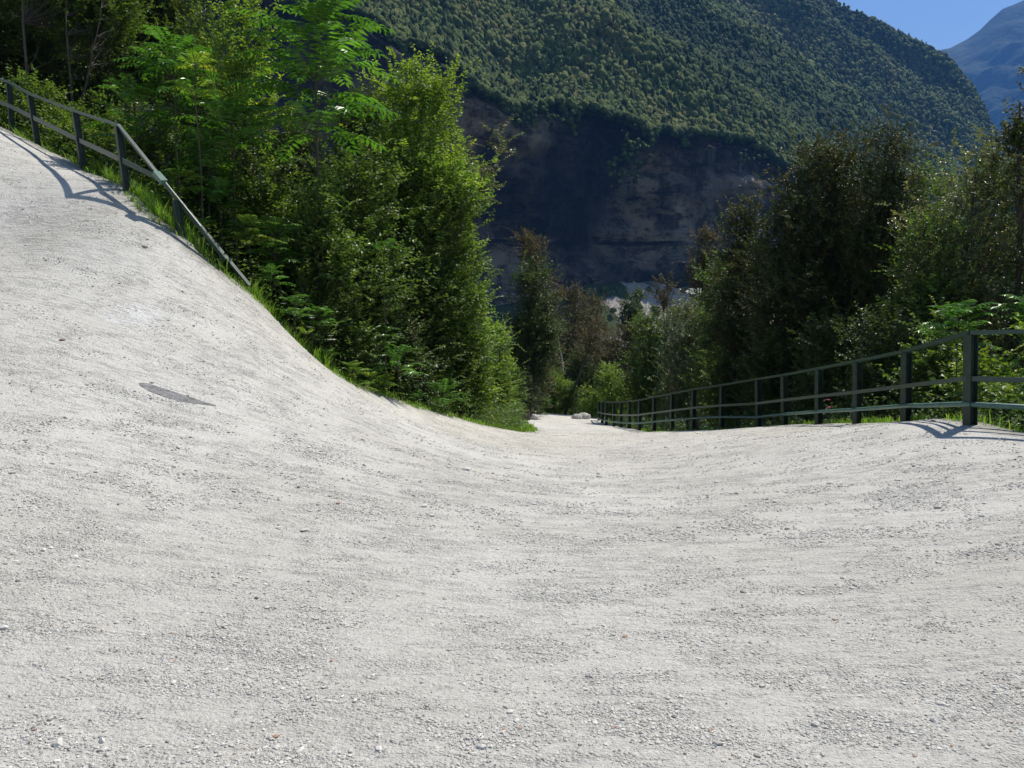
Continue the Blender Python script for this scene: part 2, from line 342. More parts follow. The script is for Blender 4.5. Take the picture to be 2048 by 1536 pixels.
n = N('cliff_rock'); v1 = n.coords((.022, .022, .020)); v2 = n.coords((.008, .008, .10)); v3 = n.coords((.16, .16, .022)); v4 = n.coords((.06, .06, .11))
a = n.noise(1.0, 9, .72, v1, .25); b = n.noise(1.0, 6, .65, v2, .15); c = n.noise(1.0, 5, .7, v3, .2); d_ = n.noise(1.0, 9, .78, v4, .2)
col = n.mix(n.ramp(a, [(.44, 0), (.56, 1)]), (.11, .09, .072), (.56, .455, .35)); col = n.mix(n.ramp(d_, [(.44, .85), (.53, 0)]), col, (.04, .038, .04))
col = n.mix(n.ramp(c, [(.52, 0), (.64, .75)]), col, (.33, .31, .285)); col = n.mix(n.ramp(b, [(.36, .9), (.44, 0)]), col, (.02, .02, .022))
col = n.mix(n.ramp(n.noise(.03, 4, .6), [(.58, 0), (.7, .35)]), col, (.33, .22, .14)); col = n.mix(n.ramp(n.noise(.06, 5, .7), [(.60, 0), (.68, .9)]), col, (.035, .05, .022))
col = n.mix(n.ramp(n.noise(.0085, 3, .5), [(.40, .85), (.50, 0)]), col, (.03, .03, .032))  # large dark blotches painted in place of deep overhang shade
M['cliff'] = n.done(n.bsdf(col, .95, .15, n.bump(n.noise(.25, 9, .8), 9.0)))
tag(mb.build('cliff', M['cliff'], smooth=False), kind='structure')

# valley floor and scree fan under the cliff
vx = np.linspace(-500, 620, 113); vy = np.r_[np.linspace(104, 300, 50), np.linspace(304, 470, 60)]; VX, VY = np.meshgrid(vx, vy)
Q = np.c_[VX.ravel(), VY.ravel()]
cxx = 1024+FPX*Q[:, 0]/np.maximum(Q[:, 1], 1); ff = P(cxx, np.interp(cxx, yf_ctrl_x, yf), np.interp(cxx, yf_ctrl_x, df))
fd = ff[:, 1]; fz = ff[:, 2]
u = np.clip((Q[:, 1]-(fd-95))/95, 0, 1.3); base = np.interp(Q[:, 1], [104, 180, 300], [-33, -45, -42])+np.abs(Q[:, 0])*.02
zz = base*(1-np.clip(u, 0, 1)**1.4)+fz*np.clip(u, 0, 1)**1.4-2*(u > 1)
zz += fbm(np.c_[Q, Q[:, 0]*0], .03, 3, 5)*2.2
fan = np.clip((u-.35)/.25, 0, 1)*np.clip(1-np.abs(cxx-1300)/150, 0, 1)**.5*np.clip(.72+fbm(np.c_[Q, Q[:, 0]*0], .045, 4, 8)*1.6, 0, 1); mb = MB(); mb.add(np.c_[Q, zz], grid_faces(len(vx), len(vy)), fan)
n = N('scree_mat'); a = n.noise(.05, 5, .6); b = n.noise(.7, 4, .7)
col = n.mix(n.ramp(n.math('ADD', n.math('MULTIPLY', n.attr('rnd'), .6), n.math('MULTIPLY', a, .4)), [(.42, 0), (.5, 1)]), (.06, .085, .035), (.40, .36, .33)); col = n.mix(1.0, col, n.ramp(b, [(.3, .6), (.7, 1.15)]), 'MULTIPLY')
M['scree'] = n.done(n.bsdf(col, .95, .1, n.bump(b, .8)))
tag(mb.build('valley_terrain', M['scree'], smooth=True), kind='structure')

kk_ = np.where((np.abs(cxx-1290) < 170) & (u > .3) & (u < .98))[0]; SCRUB = np.c_[Q, zz][rng.choice(kk_, min(50, len(kk_)), replace=False)]+rng.normal(0, 1.6, (min(50, len(kk_)), 3))*[1, 1, 0]
# far blue mountain with its spurs
fx = [1500, 1700, 1850, 1900, 1935, 1960, 1980, 2005, 2030, 2060, 2150, 2300, 2600]; fy = [190, 128, 107, 96, 78, 60, 40, 18, 8, -6, -60, -150, -260]
nx3, nt3 = 240, 160; xs3 = np.linspace(1500, 2600, nx3); t3 = np.linspace(0, 1, nt3); FX_, FT = np.meshgrid(xs3, t3); fxx, ft = FX_.ravel(), FT.ravel()
V = P(fxx, 470+(np.interp(fxx, fx, fy)-470)*ft, 2300+2300*ft)
for i in range(len(V)):
    p = V[i]; e = min(1, (1-ft[i])/.25)*min(1, ft[i]/.1)
    r1 = mn.fractal(Vector((p[0]*.0016+p[2]*.0008, p[1]*.0005, 2.2)), 1, 2, 3)
    r2 = mn.fractal(Vector(p)*.006, 1, 2, 4)
    k = e*r1*330+min(e+.08, 1)*r2*60; V[i, 1] -= k*.8; V[i, 2] += k*.35
back = V.reshape(nt3, nx3, 3)[-1]+np.array([0, 900, -900.])
mb = MB(); mb.add(np.vstack([V, back]), grid_faces(nx3, nt3+1))
n = N('far_forest'); a = n.noise(.004, 5, .6); b = n.noise(.03, 4, .7)
col = n.mix(n.ramp(a, [(.5, 0), (.68, 1)]), (.014, .028, .014), (.055, .07, .035)); col = n.mix(1.0, col, n.ramp(b, [(.3, .6), (.7, 1.3)]), 'MULTIPLY')
M['far'] = n.done(n.bsdf(col, .95, .1, n.bump(b, 18)))
tag(mb.build('far_mountain', M['far'], smooth=True), kind='structure')

# forest covering the slope: one mass of many small crowns
def ico(sub):
    import bmesh
    bm = bmesh.new(); bmesh.ops.create_icosphere(bm, subdivisions=sub, radius=1); V = np.array([v.co[:] for v in bm.verts]); F = np.array([[v.index for v in f.verts] for f in bm.faces]); bm.free(); return V, F
ICO2, ICOF = ico(2); ICO1, ICO1F = ico(1)
def blobs(mb, pos, hgt, wid, r, seed=0, base=(ICO2, ICOF), jitter=.32):
    g = np.random.default_rng(seed); bv, bf = base; n_ = len(pos); m_ = len(bv)
    rad = 1+g.uniform(-jitter, jitter, (n_, m_)); V = bv[None]*rad[..., None]
    V = V*np.stack([wid, wid, hgt], -1)[:, None]*.5+g.normal(0, .0, (n_, m_, 3))
    taper = 1-.25*np.clip(bv[:, 2], -1, 1); V[..., :2] *= taper[None, :, None]
    V += pos[:, None]+np.array([0, 0, 1.])*(hgt*.45)[:, None, None]
    F = bf[None]+(np.arange(n_)*m_)[:, None, None]
    mb.add(V.reshape(-1, 3), F.reshape(-1, 3), np.repeat(r, m_))
NT = 82000
px_ = rng.uniform(560, 2080, NT*3); t_ = rng.uniform(0, 1, NT*3)**1.15
yy = np.interp(px_, xs_ctrl, yt_ctrl)+(np.interp(px_, xr, yr)-np.interp(px_, xs_ctrl, yt_ctrl))*t_
ok = (yy > -60); px_, t_ = px_[ok][:NT], t_[ok][:NT]
def slope_sample(x, t):
    fi = (x-xs[0])/(xs[1]-xs[0]); fj = t*(nt_-1); i = np.clip(fi.astype(int), 0, nx-2); j = np.clip(fj.astype(int), 0, nt_-2); a = (fi-i)[:, None]; b = (fj-j)[:, None]
    return (SLOPE_V[j, i]*(1-a)*(1-b)+SLOPE_V[j, i+1]*a*(1-b)+SLOPE_V[j+1, i]*(1-a)*b+SLOPE_V[j+1, i+1]*a*b)
pos = slope_sample(px_, t_)
hg = 2.2+4.8*rng.random(len(pos))**1.5*np.where(rng.random(len(pos)) < .08, 1.35, 1); wd = hg*rng.uniform(.65, 1.0, len(pos)); pine = rng.random(len(pos)) < .13; wd[pine] *= .55; hg[pine] *= 1.45
tn = np.array([mn.fractal(Vector(p)*.012, 1, 2, 3) for p in pos]); shade_band = np.array([mn.fractal(Vector((p[0]*.0040+p[2]*.0055+5.3, p[1]*.0016, p[2]*.0012)), 1, 2, 3) for p in pos]); rr = np.clip(.5+tn*.35+shade_band*.6+rng.normal(0, .17, len(pos)), 0, 1); rr[pine] *= .2  # crown tint darkened in bands, standing in for shade on the folds
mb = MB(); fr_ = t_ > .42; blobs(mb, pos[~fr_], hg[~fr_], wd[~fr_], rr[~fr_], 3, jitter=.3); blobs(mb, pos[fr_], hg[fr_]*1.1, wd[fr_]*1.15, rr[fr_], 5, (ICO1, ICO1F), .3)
# scrub hanging on the ledges of the cliff and along its rim
k = 1500; ex = rng.uniform(600, 1700, k); e_ = slope_sample(ex, np.zeros(k)); dpp = np.array([max(0, mn.fractal(Vector((v*.018, 3, 1)), 1, 2, 3))*26 for v in ex]); e_[:, 2] -= dpp*rng.random(k)-1; e_[:, 1] -= 3+rng.uniform(0, 5, k)
for cx_, cy_, wx_, wy_, m_ in ((1262, 305, 22, 48, 130), (1085, 235, 50, 22, 90), (1235, 350, 14, 30, 30), (905, 150, 40, 18, 60), (1500, 320, 30, 12, 30)):
    m_ = m_//2; qx = rng.normal(cx_, wx_*.6, m_); qy = rng.normal(cy_, wy_*.5, m_); e_ = np.vstack([e_, P(qx, qy, np.interp(qx, xs_ctrl, dt_ctrl)-14)])
k = len(e_)
mb2p = e_; mb2h = rng.uniform(1.8, 5.0, k); mb2h[1500:] *= .6
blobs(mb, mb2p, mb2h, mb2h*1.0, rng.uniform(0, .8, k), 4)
cg = CS.shape; CV = None
sh_ = rng.uniform(1.5, 4.5, len(SCRUB)); blobs(mb, SCRUB, sh_, sh_*1.2, rng.uniform(.2, .8, len(SCRUB)), 6)
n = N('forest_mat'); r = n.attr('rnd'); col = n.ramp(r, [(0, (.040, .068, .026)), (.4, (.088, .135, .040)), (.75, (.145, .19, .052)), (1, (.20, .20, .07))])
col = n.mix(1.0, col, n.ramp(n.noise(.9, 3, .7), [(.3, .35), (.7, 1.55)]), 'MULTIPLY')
M['forest'] = n.done(n.bsdf(col, .9, .12, n.bump(n.noise(1.0, 3, .7), 2.2)))
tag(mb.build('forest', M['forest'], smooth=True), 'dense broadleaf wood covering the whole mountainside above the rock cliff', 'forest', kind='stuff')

# ---------------------------------------------------------------- fences
n = N('green_paint'); f = n.noise(9, 5, .7); s1 = n.noise(60, 3)
col = n.mix(n.ramp(f, [(.55, 0), (.72, .6)]), (.030, .062, .048), (.075, .10, .085)); col = n.mix(n.ramp(s1, [(.68, 0), (.74, .7)]), col, (.12, .07, .045))
M['paint'] = n.done(n.bsdf(col, .38, .5, n.bump(f, .002)))
M['post_paint'] = None
n = N('post_green'); f = n.noise(9, 5, .7)
M['post_paint'] = n.done(n.bsdf(n.ramp(f, [(.4, (.014, .032, .022)), (.75, (.035, .06, .045))]), .5, .4))
n = N('pipe_paint'); f = n.noise(7, 5, .7)
M['pipe'] = n.done(n.bsdf(n.ramp(f, [(.35, (.06, .14, .11)), (.7, (.12, .21, .17))]), .4, .5))
def beam_post(mb, a, b, face, w_=.11, t=.009):
    """H section post from a (foot) to b (top); face = direction its flanges look"""
    a = np.asarray(a, float); b = np.asarray(b, float); up = norm(b-a); face = norm(face-up*np.dot(face, up)); sd = np.cross(up, face)
    for s in (-1, 1): box_beam(mb, a+face*s*(w_/2-t/2), b+face*s*(w_/2-t/2), sd, w_, t)
    box_beam(mb, a, b, face, w_-2*t-.004, t)
def rail_path(mb, pts, side, w_, h_):
    pts = np.asarray(pts, float)
    for a, b in zip(pts[:-1], pts[1:]):
        t = norm(b-a); box_beam(mb, a-t*.004, b+t*.004, np.asarray(side, float), w_, h_)
# left fence: posts from foot and head seen in the photograph
Lp = [((-70, 225), (-80, 128), 19.6), ((25, 263), (18, 165), 18.2), ((77, 291), (60, 188), 17.1), ((168, 336), (150, 222), 15.5), ((255, 381), (236, 250), 13.7), ((364, 470), (351, 397), 13.05)]
root = empty('fence', P(255, 381, 13.7)); tag(root, 'dark green steel railing with two rails bending down beside the upper road at the left', 'fence')
inv = np.array(root.location)
hd = []
for (bx, by), (tx, ty), d in Lp:
    a = P(bx, by, d)-inv; b = P(tx, ty, d)-inv; hd.append(b); mb = MB(); a[2] -= .12; beam_post(mb, a, b-norm(b-a)*.03, np.array([.75, .65, 0]), .105); mb.build('post', M['post_paint'], root)
hl = [P(-400, -10, 26)-inv]+hd[:-1]+[P(318, 352, 13.25)-inv]
mb = MB(); mb2 = MB()
tr = hl+[]
rail_path(mb, tr, (.7, .7, 0), .06, .042)
rail_path(mb, [P(322, 358, 13.2)-inv, P(499, 571, 13.12)-inv], (.7, .7, 0), .054, .038)
mb.build('handrail', M['paint'], root)
mb = MB(); box_beam(mb, P(312, 346, 13.2)-inv, P(328, 364, 13.1)-inv, np.array([.7, .7, 0]), .11, .07); mb.build('rail_joint', M['pipe'], root)
mid = [P(-70, 178, 19.5), P(20, 212, 18.1), P(68, 236, 17.0), P(158, 280, 15.45), P(247, 322, 13.6), P(322, 358, 13.15), P(400, 455, 12.95), P(450, 520, 12.95)]
mb = MB(); rail_path(mb, [m-inv for m in mid], (.7, .7, 0), .02, .085); mb.build('rail', M['paint'], root)
# right fence
top_px = [(1942, 665), (1813, 702), (1715, 722), (1638, 737), (1568, 750), (1516, 758), (1445, 770), (1388, 778.5), (1345, 787), (1309, 794), (1280, 800), (1259, 802.5), (1242, 804), (1228, 804.5), (1213, 804), (1205, 803.5), (1198, 803)]
dd = [9.7, 12.3, 14.2, 16.0, 17.9, 19.6, 21.6, 23.6, 25.6, 27.6, 29.6, 31.6, 33.6, 35.6, 37.6, 39.6, 41.6]
root = empty('fence', fR[0]); tag(root, 'long dark green steel railing with three rails running down the right side of the road', 'fence'); inv = np.array(root.location)
heads = [P(x, y, d) for (x, y), d in zip(top_px, dd)]
foots = []
for i, (hpt, d) in enumerate(zip(heads, dd)):
    if i < len(fR): foots.append(fR[i].copy())
    else: foots.append(np.array([hpt[0]-.0, hpt[1], hpt[2]-1.12]))
ang = norm(np.array([-.25, -1, 0.]))
off = P(2200, 660, 8.9); heads2 = [np.array([10.2, 8.4, off[2]+.1]), off]+heads; foots2 = [np.array([10.2, 8.4, .0]), np.array([off[0], off[1], off[2]-1.15])]+foots
for a, b in zip(foots2, heads2):
    a = a-inv; b = b-inv; a = a.copy(); a[2] -= .25; mb = MB(); beam_post(mb, a, b-np.array([0, 0, .03]), np.array([.97, .25, 0]), .115); mb.build('post', M['post_paint'], root)
def along(fr, back=0.0): return [f_+(h_-f_)*fr-inv+np.array([-back, 0, 0]) for f_, h_ in zip(foots2, heads2)]
mb = MB(); rail_path(mb, along(1.0), (1, .3, 0), .08, .05); mb.build('handrail', M['paint'], root)
mb = MB(); rail_path(mb, along(.50, .07), (1, .3, 0), .02, .06); mb.build('rail', M['paint'], root)
mb = MB(); tube(mb, along(.22, .09), .032, 8); mb.build('bottom_pipe', M['pipe'], root, smooth=True)

# ---------------------------------------------------------------- plants
def leaves(mb, base, d, nrm, L, W, r, fold=.18):
    side = norm(np.cross(d, nrm)); nrm = np.cross(side, d); L = L[:, None]; W = W[:, None]
    mid_ = base+d*L*.42; V = np.stack([base, mid_+side*W*.5+nrm*W*fold, base+d*L-nrm*L*.12, mid_-side*W*.5+nrm*W*fold], 1)
    k = np.arange(len(base))[:, None]*4; F = np.concatenate([k+[0, 1, 2], k+[0, 2, 3]]); mb.add(V.reshape(-1, 3), F, np.repeat(r, 4))
UP = np.array([0, 0, 1.])
def broad(name, seed, H, ell, ncl, nsp, nlf, leaf=.075, trunks=None, mat='leaf_green', bark='bark', cl_r=.28, droop=0.0, spray=.38, trunk_r=.045, core=.35, shoots=.5):
    """tree or shrub meshes in local coordinates: (trunk mesh, crown mesh). ell: list of (cx,cy,cz,rx,ry,rz)"""
    g = np.random.default_rng(seed); ell = np.array(ell, float); vol = ell[:, 3]*ell[:, 4]*ell[:, 5]; vol = vol**.75; pick = g.choice(len(ell), ncl, p=vol/vol.sum())
    dv = norm(g.normal(size=(ncl, 3))); rad = g.random(ncl)**core
    cl = ell[pick, :3]+dv*ell[pick, 3:]*rad[:, None]; cl[:, 2] = np.maximum(cl[:, 2], .15)
    tb = MB(); cb = MB()
    trunks = trunks or [((0, 0, 0), (0, 0, H*.92), trunk_r)]
    paths = []
    for a, b, rr_ in trunks:
        a = np.array(a, float); b = np.array(b, float); t = np.linspace(0, 1, 9)[:, None]; pth = a+(b-a)*t+np.sin(t*np.pi)*g.normal(0, .035*H/3, 3)+g.normal(0, .012*H/3, (9, 3))*t
        tube(tb, pth, rr_*(1-.85*t[:, 0]), 7); paths.append(pth)
    allp = np.concatenate(paths); allr = np.concatenate([[q[2]*(1-.85*i/8) for i in range(9)] for q in trunks])
    for c in cl:
        dist = np.linalg.norm(allp[:, :2]-c[:2], axis=1)+np.abs(allp[:, 2]-(c[2]*.80))*1.6+(allp[:, 2] > c[2])*3
        k = dist.argmin(); a = allp[k]; m_ = (a+c)/2+np.array([0, 0, -.1])*np.linalg.norm(c-a)+g.normal(0, .05, 3)
        tube(tb, [a, (a+m_)/2+g.normal(0, .02, 3), m_, c], np.array([.5, .35, .25, .1])*max(allr[k], .011), 4)
    N_ = ncl*nsp; ci = np.repeat(np.arange(ncl), nsp); pos = cl[ci]+g.normal(0, cl_r, (N_, 3))*[1, 1, .8]; pos[:, 2] = np.maximum(pos[:, 2], .05)
    cen = np.array([0, 0, 0.])+UP*(pos[:, 2:3]*.6); out = norm(pos-cen)*[1, 1, .6]
    d = norm(out+g.normal(0, .45, (N_, 3))+UP*(.06-droop)); L = spray*g.uniform(.6, 1.25, N_)
    # twigs
    a = pos-d*L[:, None]*.15; b = pos+d*L[:, None]; s1 = norm(np.cross(d, g.normal(size=(N_, 3))))*.003
    tv = np.stack([a-s1, a+s1, b], 1); kk = np.arange(N_)[:, None]*3; tb.add(tv.reshape(-1, 3), kk+[0, 1, 2])
    tt = (np.arange(nlf)+.5)/nlf; sd = norm(np.cross(d, UP)+g.normal(0, .15, (N_, 3)))
    sgn = np.where(np.arange(nlf) % 2 == 0, 1, -1); lb = pos[:, None]+d[:, None]*L[:, None, None]*tt[None, :, None]
    ld = norm(d[:, None]*.55+sd[:, None]*sgn[None, :, None]+g.normal(0, .35, (N_, nlf, 3))-UP*(.12+droop))
    ln = norm(UP+g.normal(0, .55, (N_, nlf, 3))); sz = leaf*g.uniform(.65, 1.25, (N_, nlf))
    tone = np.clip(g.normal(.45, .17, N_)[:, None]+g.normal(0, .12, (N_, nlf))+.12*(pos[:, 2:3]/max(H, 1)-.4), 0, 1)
    leaves(cb, lb.reshape(-1, 3), ld.reshape(-1, 3), ln.reshape(-1, 3), sz.ravel(), sz.ravel()*.66, tone.ravel())
    # long leafy shoots breaking the outline
    ns_ = int(ncl*shoots); kx = g.integers(0, len(ell), ns_); dv = norm(g.normal(size=(ns_, 3))+UP*.35); b0 = ell[kx, :3]+dv*ell[kx, 3:]*.9; b0[:, 2] = np.maximum(b0[:, 2], .3)
    out = norm(dv*[1, 1, .7]+UP*(.45-droop)+g.normal(0, .25, (ns_, 3))); L = spray*g.uniform(1.2, 2.6, ns_); K = 18; tt = (np.arange(K)+.5)/K
    lb = b0[:, None]+out[:, None]*L[:, None, None]*tt[None, :, None]-UP*(L[:, None]*.25*tt[None]**2)[..., None]; sd = norm(np.cross(out, UP)+g.normal(0, .1, (ns_, 3))); sgn = np.where(np.arange(K) % 2 == 0, 1, -1)
    ld = norm(out[:, None]*.6+sd[:, None]*sgn[None, :, None]+g.normal(0, .25, (ns_, K, 3))-UP*.1); ln = norm(UP+g.normal(0, .35, (ns_, K, 3)))
    sz = leaf*g.uniform(.7, 1.2, (ns_, K)); tone = np.clip(g.normal(.62, .15, ns_)[:, None]+g.normal(0, .1, (ns_, K)), 0, 1)
    leaves(cb, lb.reshape(-1, 3), ld.reshape(-1, 3), ln.reshape(-1, 3), sz.ravel(), sz.ravel()*.62, tone.ravel())
    for q_ in range(ns_): tube(tb, [b0[q_]-out[q_]*.3, lb[q_, 6], lb[q_, -1]], [.006, .004, .0015], 3)
    return tb.mesh('trunk', M[bark], True), cb.mesh('crown', M[mat])
def plant(name, meshes, loc, label, cat, group=None, scale=(1, 1, 1), rz=0.0, names=('trunk', 'crown')):
    r_ = empty(name, loc, rz); r_.scale = scale; tag(r_, label, cat, group)
    for nm, me in zip(names, meshes):
        o = bpy.data.objects.new(nm, me); C.objects.link(o); o.parent = r_
    return r_
def foot_at(px, d, dz=-.08):
    x = (px-1024)/FPX*d; x = float(P(px, 700, d)[0]); return np.array([x, d, ground_z(x, d)+dz])
def h_at(px, py, d, z0): return float(P(px, py, d)[2])-z0
seedc = [100]
def tree(name, px, d, top, hw, bot, label, cat='tree', mat='leaf_green', dens=1.0, leaf=.100, lean=0.0, bark='bark', lobes=4, group=None, trunks=None, core=.35, trunk_r=None, cl=None, droop=0.0):
    """crown whose outline in the photograph spans px-hw..px+hw and top..bot (pixels), standing at forward distance d"""
    seedc[0] += 1; g = np.random.default_rng(seedc[0]); loc = foot_at(px, d); H = h_at(px, top, d, loc[2]); z0 = max(.0, h_at(px, bot, d, loc[2])); w_ = hw/FPX*d
    ch = H-z0; ell = [(0, 0, z0+ch*.42, w_*.60, w_*.48, ch*.38)]*2; nl = int(lobes+4+4*ch/(2*w_)); nl = min(nl, 22)
    for i in range(nl):
        an = i*2.399+g.normal(0, .35); fr = (i+.5)/nl; env = math.sqrt(max(.05, 1-(2*fr-.85)**2*.62)) if fr > .42 else (.72+.28*fr/.42)
        rr_ = w_*g.uniform(.26, .44)*(1-.25*fr); ro = max(0, w_*env-rr_)*g.uniform(.75, 1.1)
        ell.append((math.cos(an)*ro, math.sin(an)*ro*.75, z0+ch*(.06+.82*fr), rr_, rr_, min(rr_*.85, ch*.16)))
    for k_ in range(3): ell.append((lean*w_+g.normal(0, .22)*w_, g.normal(0, .2)*w_, H-ch*.1*g.uniform(.6, 1.5)-w_*.05, w_*.26, w_*.26, min(w_*.3, ch*.11)))
    area = 2*w_*ch; n_leaf = dens*area*5.2/(leaf*leaf*.275)
    nlf = 11; nsp = 16; ncl = max(8, int(n_leaf/nlf/nsp)); ncl = min(ncl, 700)
    mm = broad(name, seedc[0], H, ell, ncl, nsp, nlf, leaf, trunks, mat, bark, cl or max(.13, min(.30, w_*.24)), droop, leaf*4.6, trunk_r or max(.025, H*.012), core)
    return plant(name, mm, loc, label, cat, group)
def ailanthus(seed, H, whorls, mat='frond_green', stem_r=.02, leaflet=.13, pairs=12):
    """whorls: list of (height, frond count, frond length, rise) ; returns stem and fronds meshes"""
    g = np.random.default_rng(seed); tb = MB(); cb = MB(); t = np.linspace(0, 1, 8)[:, None]
    stem = np.array([0, 0, 1.])*H*t+g.normal(0, .015*H/3, (8, 3))*[1, 1, 0]*t; tube(tb, stem, stem_r*(1-.7*t[:, 0]), 7)
    sx = lambda z: np.array([np.interp(z, stem[:, 2], stem[:, 0]), np.interp(z, stem[:, 2], stem[:, 1]), z])
    for z, cnt, fl, rise in whorls:
        a0 = g.uniform(0, 6.28)
        for k in range(cnt):
            an = a0+k*2.399+g.normal(0, .2); L = fl*g.uniform(.75, 1.15); up = rise+g.normal(0, .15); base = sx(min(max(z+g.uniform(-.12, .12)*fl*2, .02), H))
            hz = np.array([math.cos(an), math.sin(an), 0]); m_ = 9; s = np.linspace(0, 1, m_)[:, None]
            dirv = hz*math.cos(up)+UP*math.sin(up); path = base+dirv*L*s+np.array([0, 0, -1])*L*.42*s**2.3+hz*L*.05*s
            tube(tb, path, .006*(1-.8*s[:, 0]), 4)
            tt = np.linspace(.2, .97, pairs); pp = np.stack([np.interp(tt, s[:, 0], path[:, i]) for i in range(3)], -1)
            tg = norm(np.stack([np.interp(np.clip(tt+.03, 0, 1), s[:, 0], path[:, i])-np.interp(np.clip(tt-.03, 0, 1), s[:, 0], path[:, i]) for i in range(3)], -1))
            sd = norm(np.cross(tg, UP)); nn_ = np.cross(sd, tg); sz = leaflet*(.55+.75*np.sin(np.pi*(.15+.75*tt)))*g.uniform(.9, 1.1)*(fl/.8)**.5
            tone = np.clip(g.normal(.45, .2)+g.normal(0, .1, pairs), 0, 1)
            for sg in (-1, 1):
                ld = norm(sd*sg*.9+tg*.42-UP*.16+g.normal(0, .10, (pairs, 3))); leaves(cb, pp, ld, norm(nn_+g.normal(0, .18, (pairs, 3))), sz, sz*.30, tone, .1)
            leaves(cb, pp[-1:], tg[-1:], nn_[-1:], sz[-1:], sz[-1:]*.3, tone[-1:], .1)
    return tb.mesh('stem', M['stem_green'], True), cb.mesh('fronds', M[mat])
def ail(px, d, top, label, hw, cnt=10, tiers=2, mat='frond_green', bot=None, group=None, leaflet=.13, rise=.95, cat='plant', dz=-.08):
    seedc[0] += 1; loc = foot_at(px, d, dz); H = h_at(px, top, d, loc[2]); fl = hw/FPX*d*1.12; Hs = max(.08, H-fl*.52)
    zb = Hs-(tiers-1)*fl*.42 if bot is None else max(.05, h_at(px, bot, d, loc[2]))
    wh = [(zb+(Hs-zb)*(i/max(tiers-1, 1)), cnt, fl*(1.0 if i < tiers-1 else .85), rise*(.45+.55*(i+1)/tiers)) for i in range(tiers)]
    return plant('young_tree' if H > 1.6 else 'fern_leaved_sapling', ailanthus(seedc[0], Hs, wh, mat, max(.007, H*.007), leaflet), loc, label, cat, group, names=('stem', 'fronds'))

# left bank, feather-leaved saplings
ail(648, 16.4, -75, 'tallest feather-leaved young tree, long drooping dark green fronds at the top centre-left of the photo', 165, 15, 5, bot=235, cat='tree', leaflet=.15)
ail(370, 16.6, 45, 'slim feather-leaved young tree with yellow tipped fronds above the railing joint', 95, 11, 4, bot=190, cat='tree')
ail(292, 16.6, 135, 'feather-leaved young tree with silvery shining fronds left of the yellow tipped one', 85, 11, 3, bot=270, cat='tree')
ail(480, 16.0, 175, 'feather-leaved young tree of fresh green fronds between the slim and the tallest one', 105, 13, 3, bot=300, cat='tree')
ail(415, 15.0, 95, 'yellow-green feather-leaved shoot beside the slim young tree', 60, 8, 2, 'frond_yellow', bot=185)
ail(372, 14.6, 325, 'small yellowing feather-leaved sapling just behind the bent railing', 55, 10, 2, 'frond_yellow')
ail(505, 14.5, 420, 'yellow-green feather-leaved sapling above the buried end of the railing', 62, 12, 2, 'frond_yellow')
ail(452, 15.4, 345, 'mid green feather-leaved sapling behind the railing, right of the small yellowing one', 60, 9, 2)
ail(592, 13.75, 585, 'fern-like sapling at the road edge nearest the railing end', 42, 12, 2, 'frond_green', leaflet=.09)
ail(612, 13.9, 650, 'low bright sapling right under the fern-like one at the road edge', 34, 9, 1, 'frond_yellow', leaflet=.08, rise=1.0)
ail(705, 15.35, 712, 'bright yellow-green low sapling hugging the kerbless road edge below the big shrub', 48, 12, 3, 'frond_yellow', leaflet=.09, rise=1.0)
ail(795, 16.2, 678, 'dark green sapling with tall arching fronds in front of the big shrub', 62, 11, 2, leaflet=.10)
ail(765, 16.2, 745, 'bushy bright green sapling between the yellow-green and the arching one', 42, 12, 2, 'frond_yellow', leaflet=.09, rise=1.0)
ail(884, 17.7, 752, 'last feather-leaved sapling on the left edge before the road dips', 52, 11, 2, leaflet=.10)
ail(832, 17.2, 780, 'tiny sapling between the arching and the last one', 30, 9, 1, leaflet=.08)
ail(770, 16.8, 470, 'feather-leaved shoot with one silvery frond poking from the dark shrub', 55, 6, 1)
ail(655, 15.0, 690, 'small sapling whose fronds touch the bright low yellow-green one on its left', 32, 10, 1, leaflet=.09, rise=1.0)
ail(545, 14.2, 520, 'dark green sapling in the shade right of the buried railing end', 45, 10, 2, leaflet=.10)
ail(735, 15.8, 735, 'sapling of narrow bright leaflets in the middle of the low row along the road edge', 38, 12, 2, 'frond_yellow', leaflet=.085, rise=1.0)
ail(925, 18.6, 790, 'small leafy sapling right of the last feather-leaved one at the road dip', 28, 9, 1, 'frond_green', leaflet=.08)
ail(410, 14.2, 430, 'low sapling beside the fifth post of the left railing', 40, 9, 1, 'frond_yellow', leaflet=.10)
ail(760, 16.9, 640, 'sapling with a tuft of upright fronds against the darkest part of the huge shrub', 50, 10, 2, leaflet=.11)
ail(640, 14.9, 600, 'sapling with shaded fronds behind the white umbel flowers', 48, 10, 2, leaflet=.11)
ail(555, 15.2, 420, 'mid green feather-leaved sapling between the railing end and the light leafy shrub', 65, 11, 3)
ail(430, 15.6, 250, 'green feather-leaved sapling crown right of the yellow tipped tree stem', 80, 11, 2)
# right, behind the fence
ail(1915, 12.6, 588, 'feather-leaved sapling with pale arching fronds above the right railing', 82, 12, 2, 'frond_green')
ail(2055, 13.2, 575, 'feather-leaved sapling cut by the right edge of the photo', 75, 11, 2, 'frond_green')

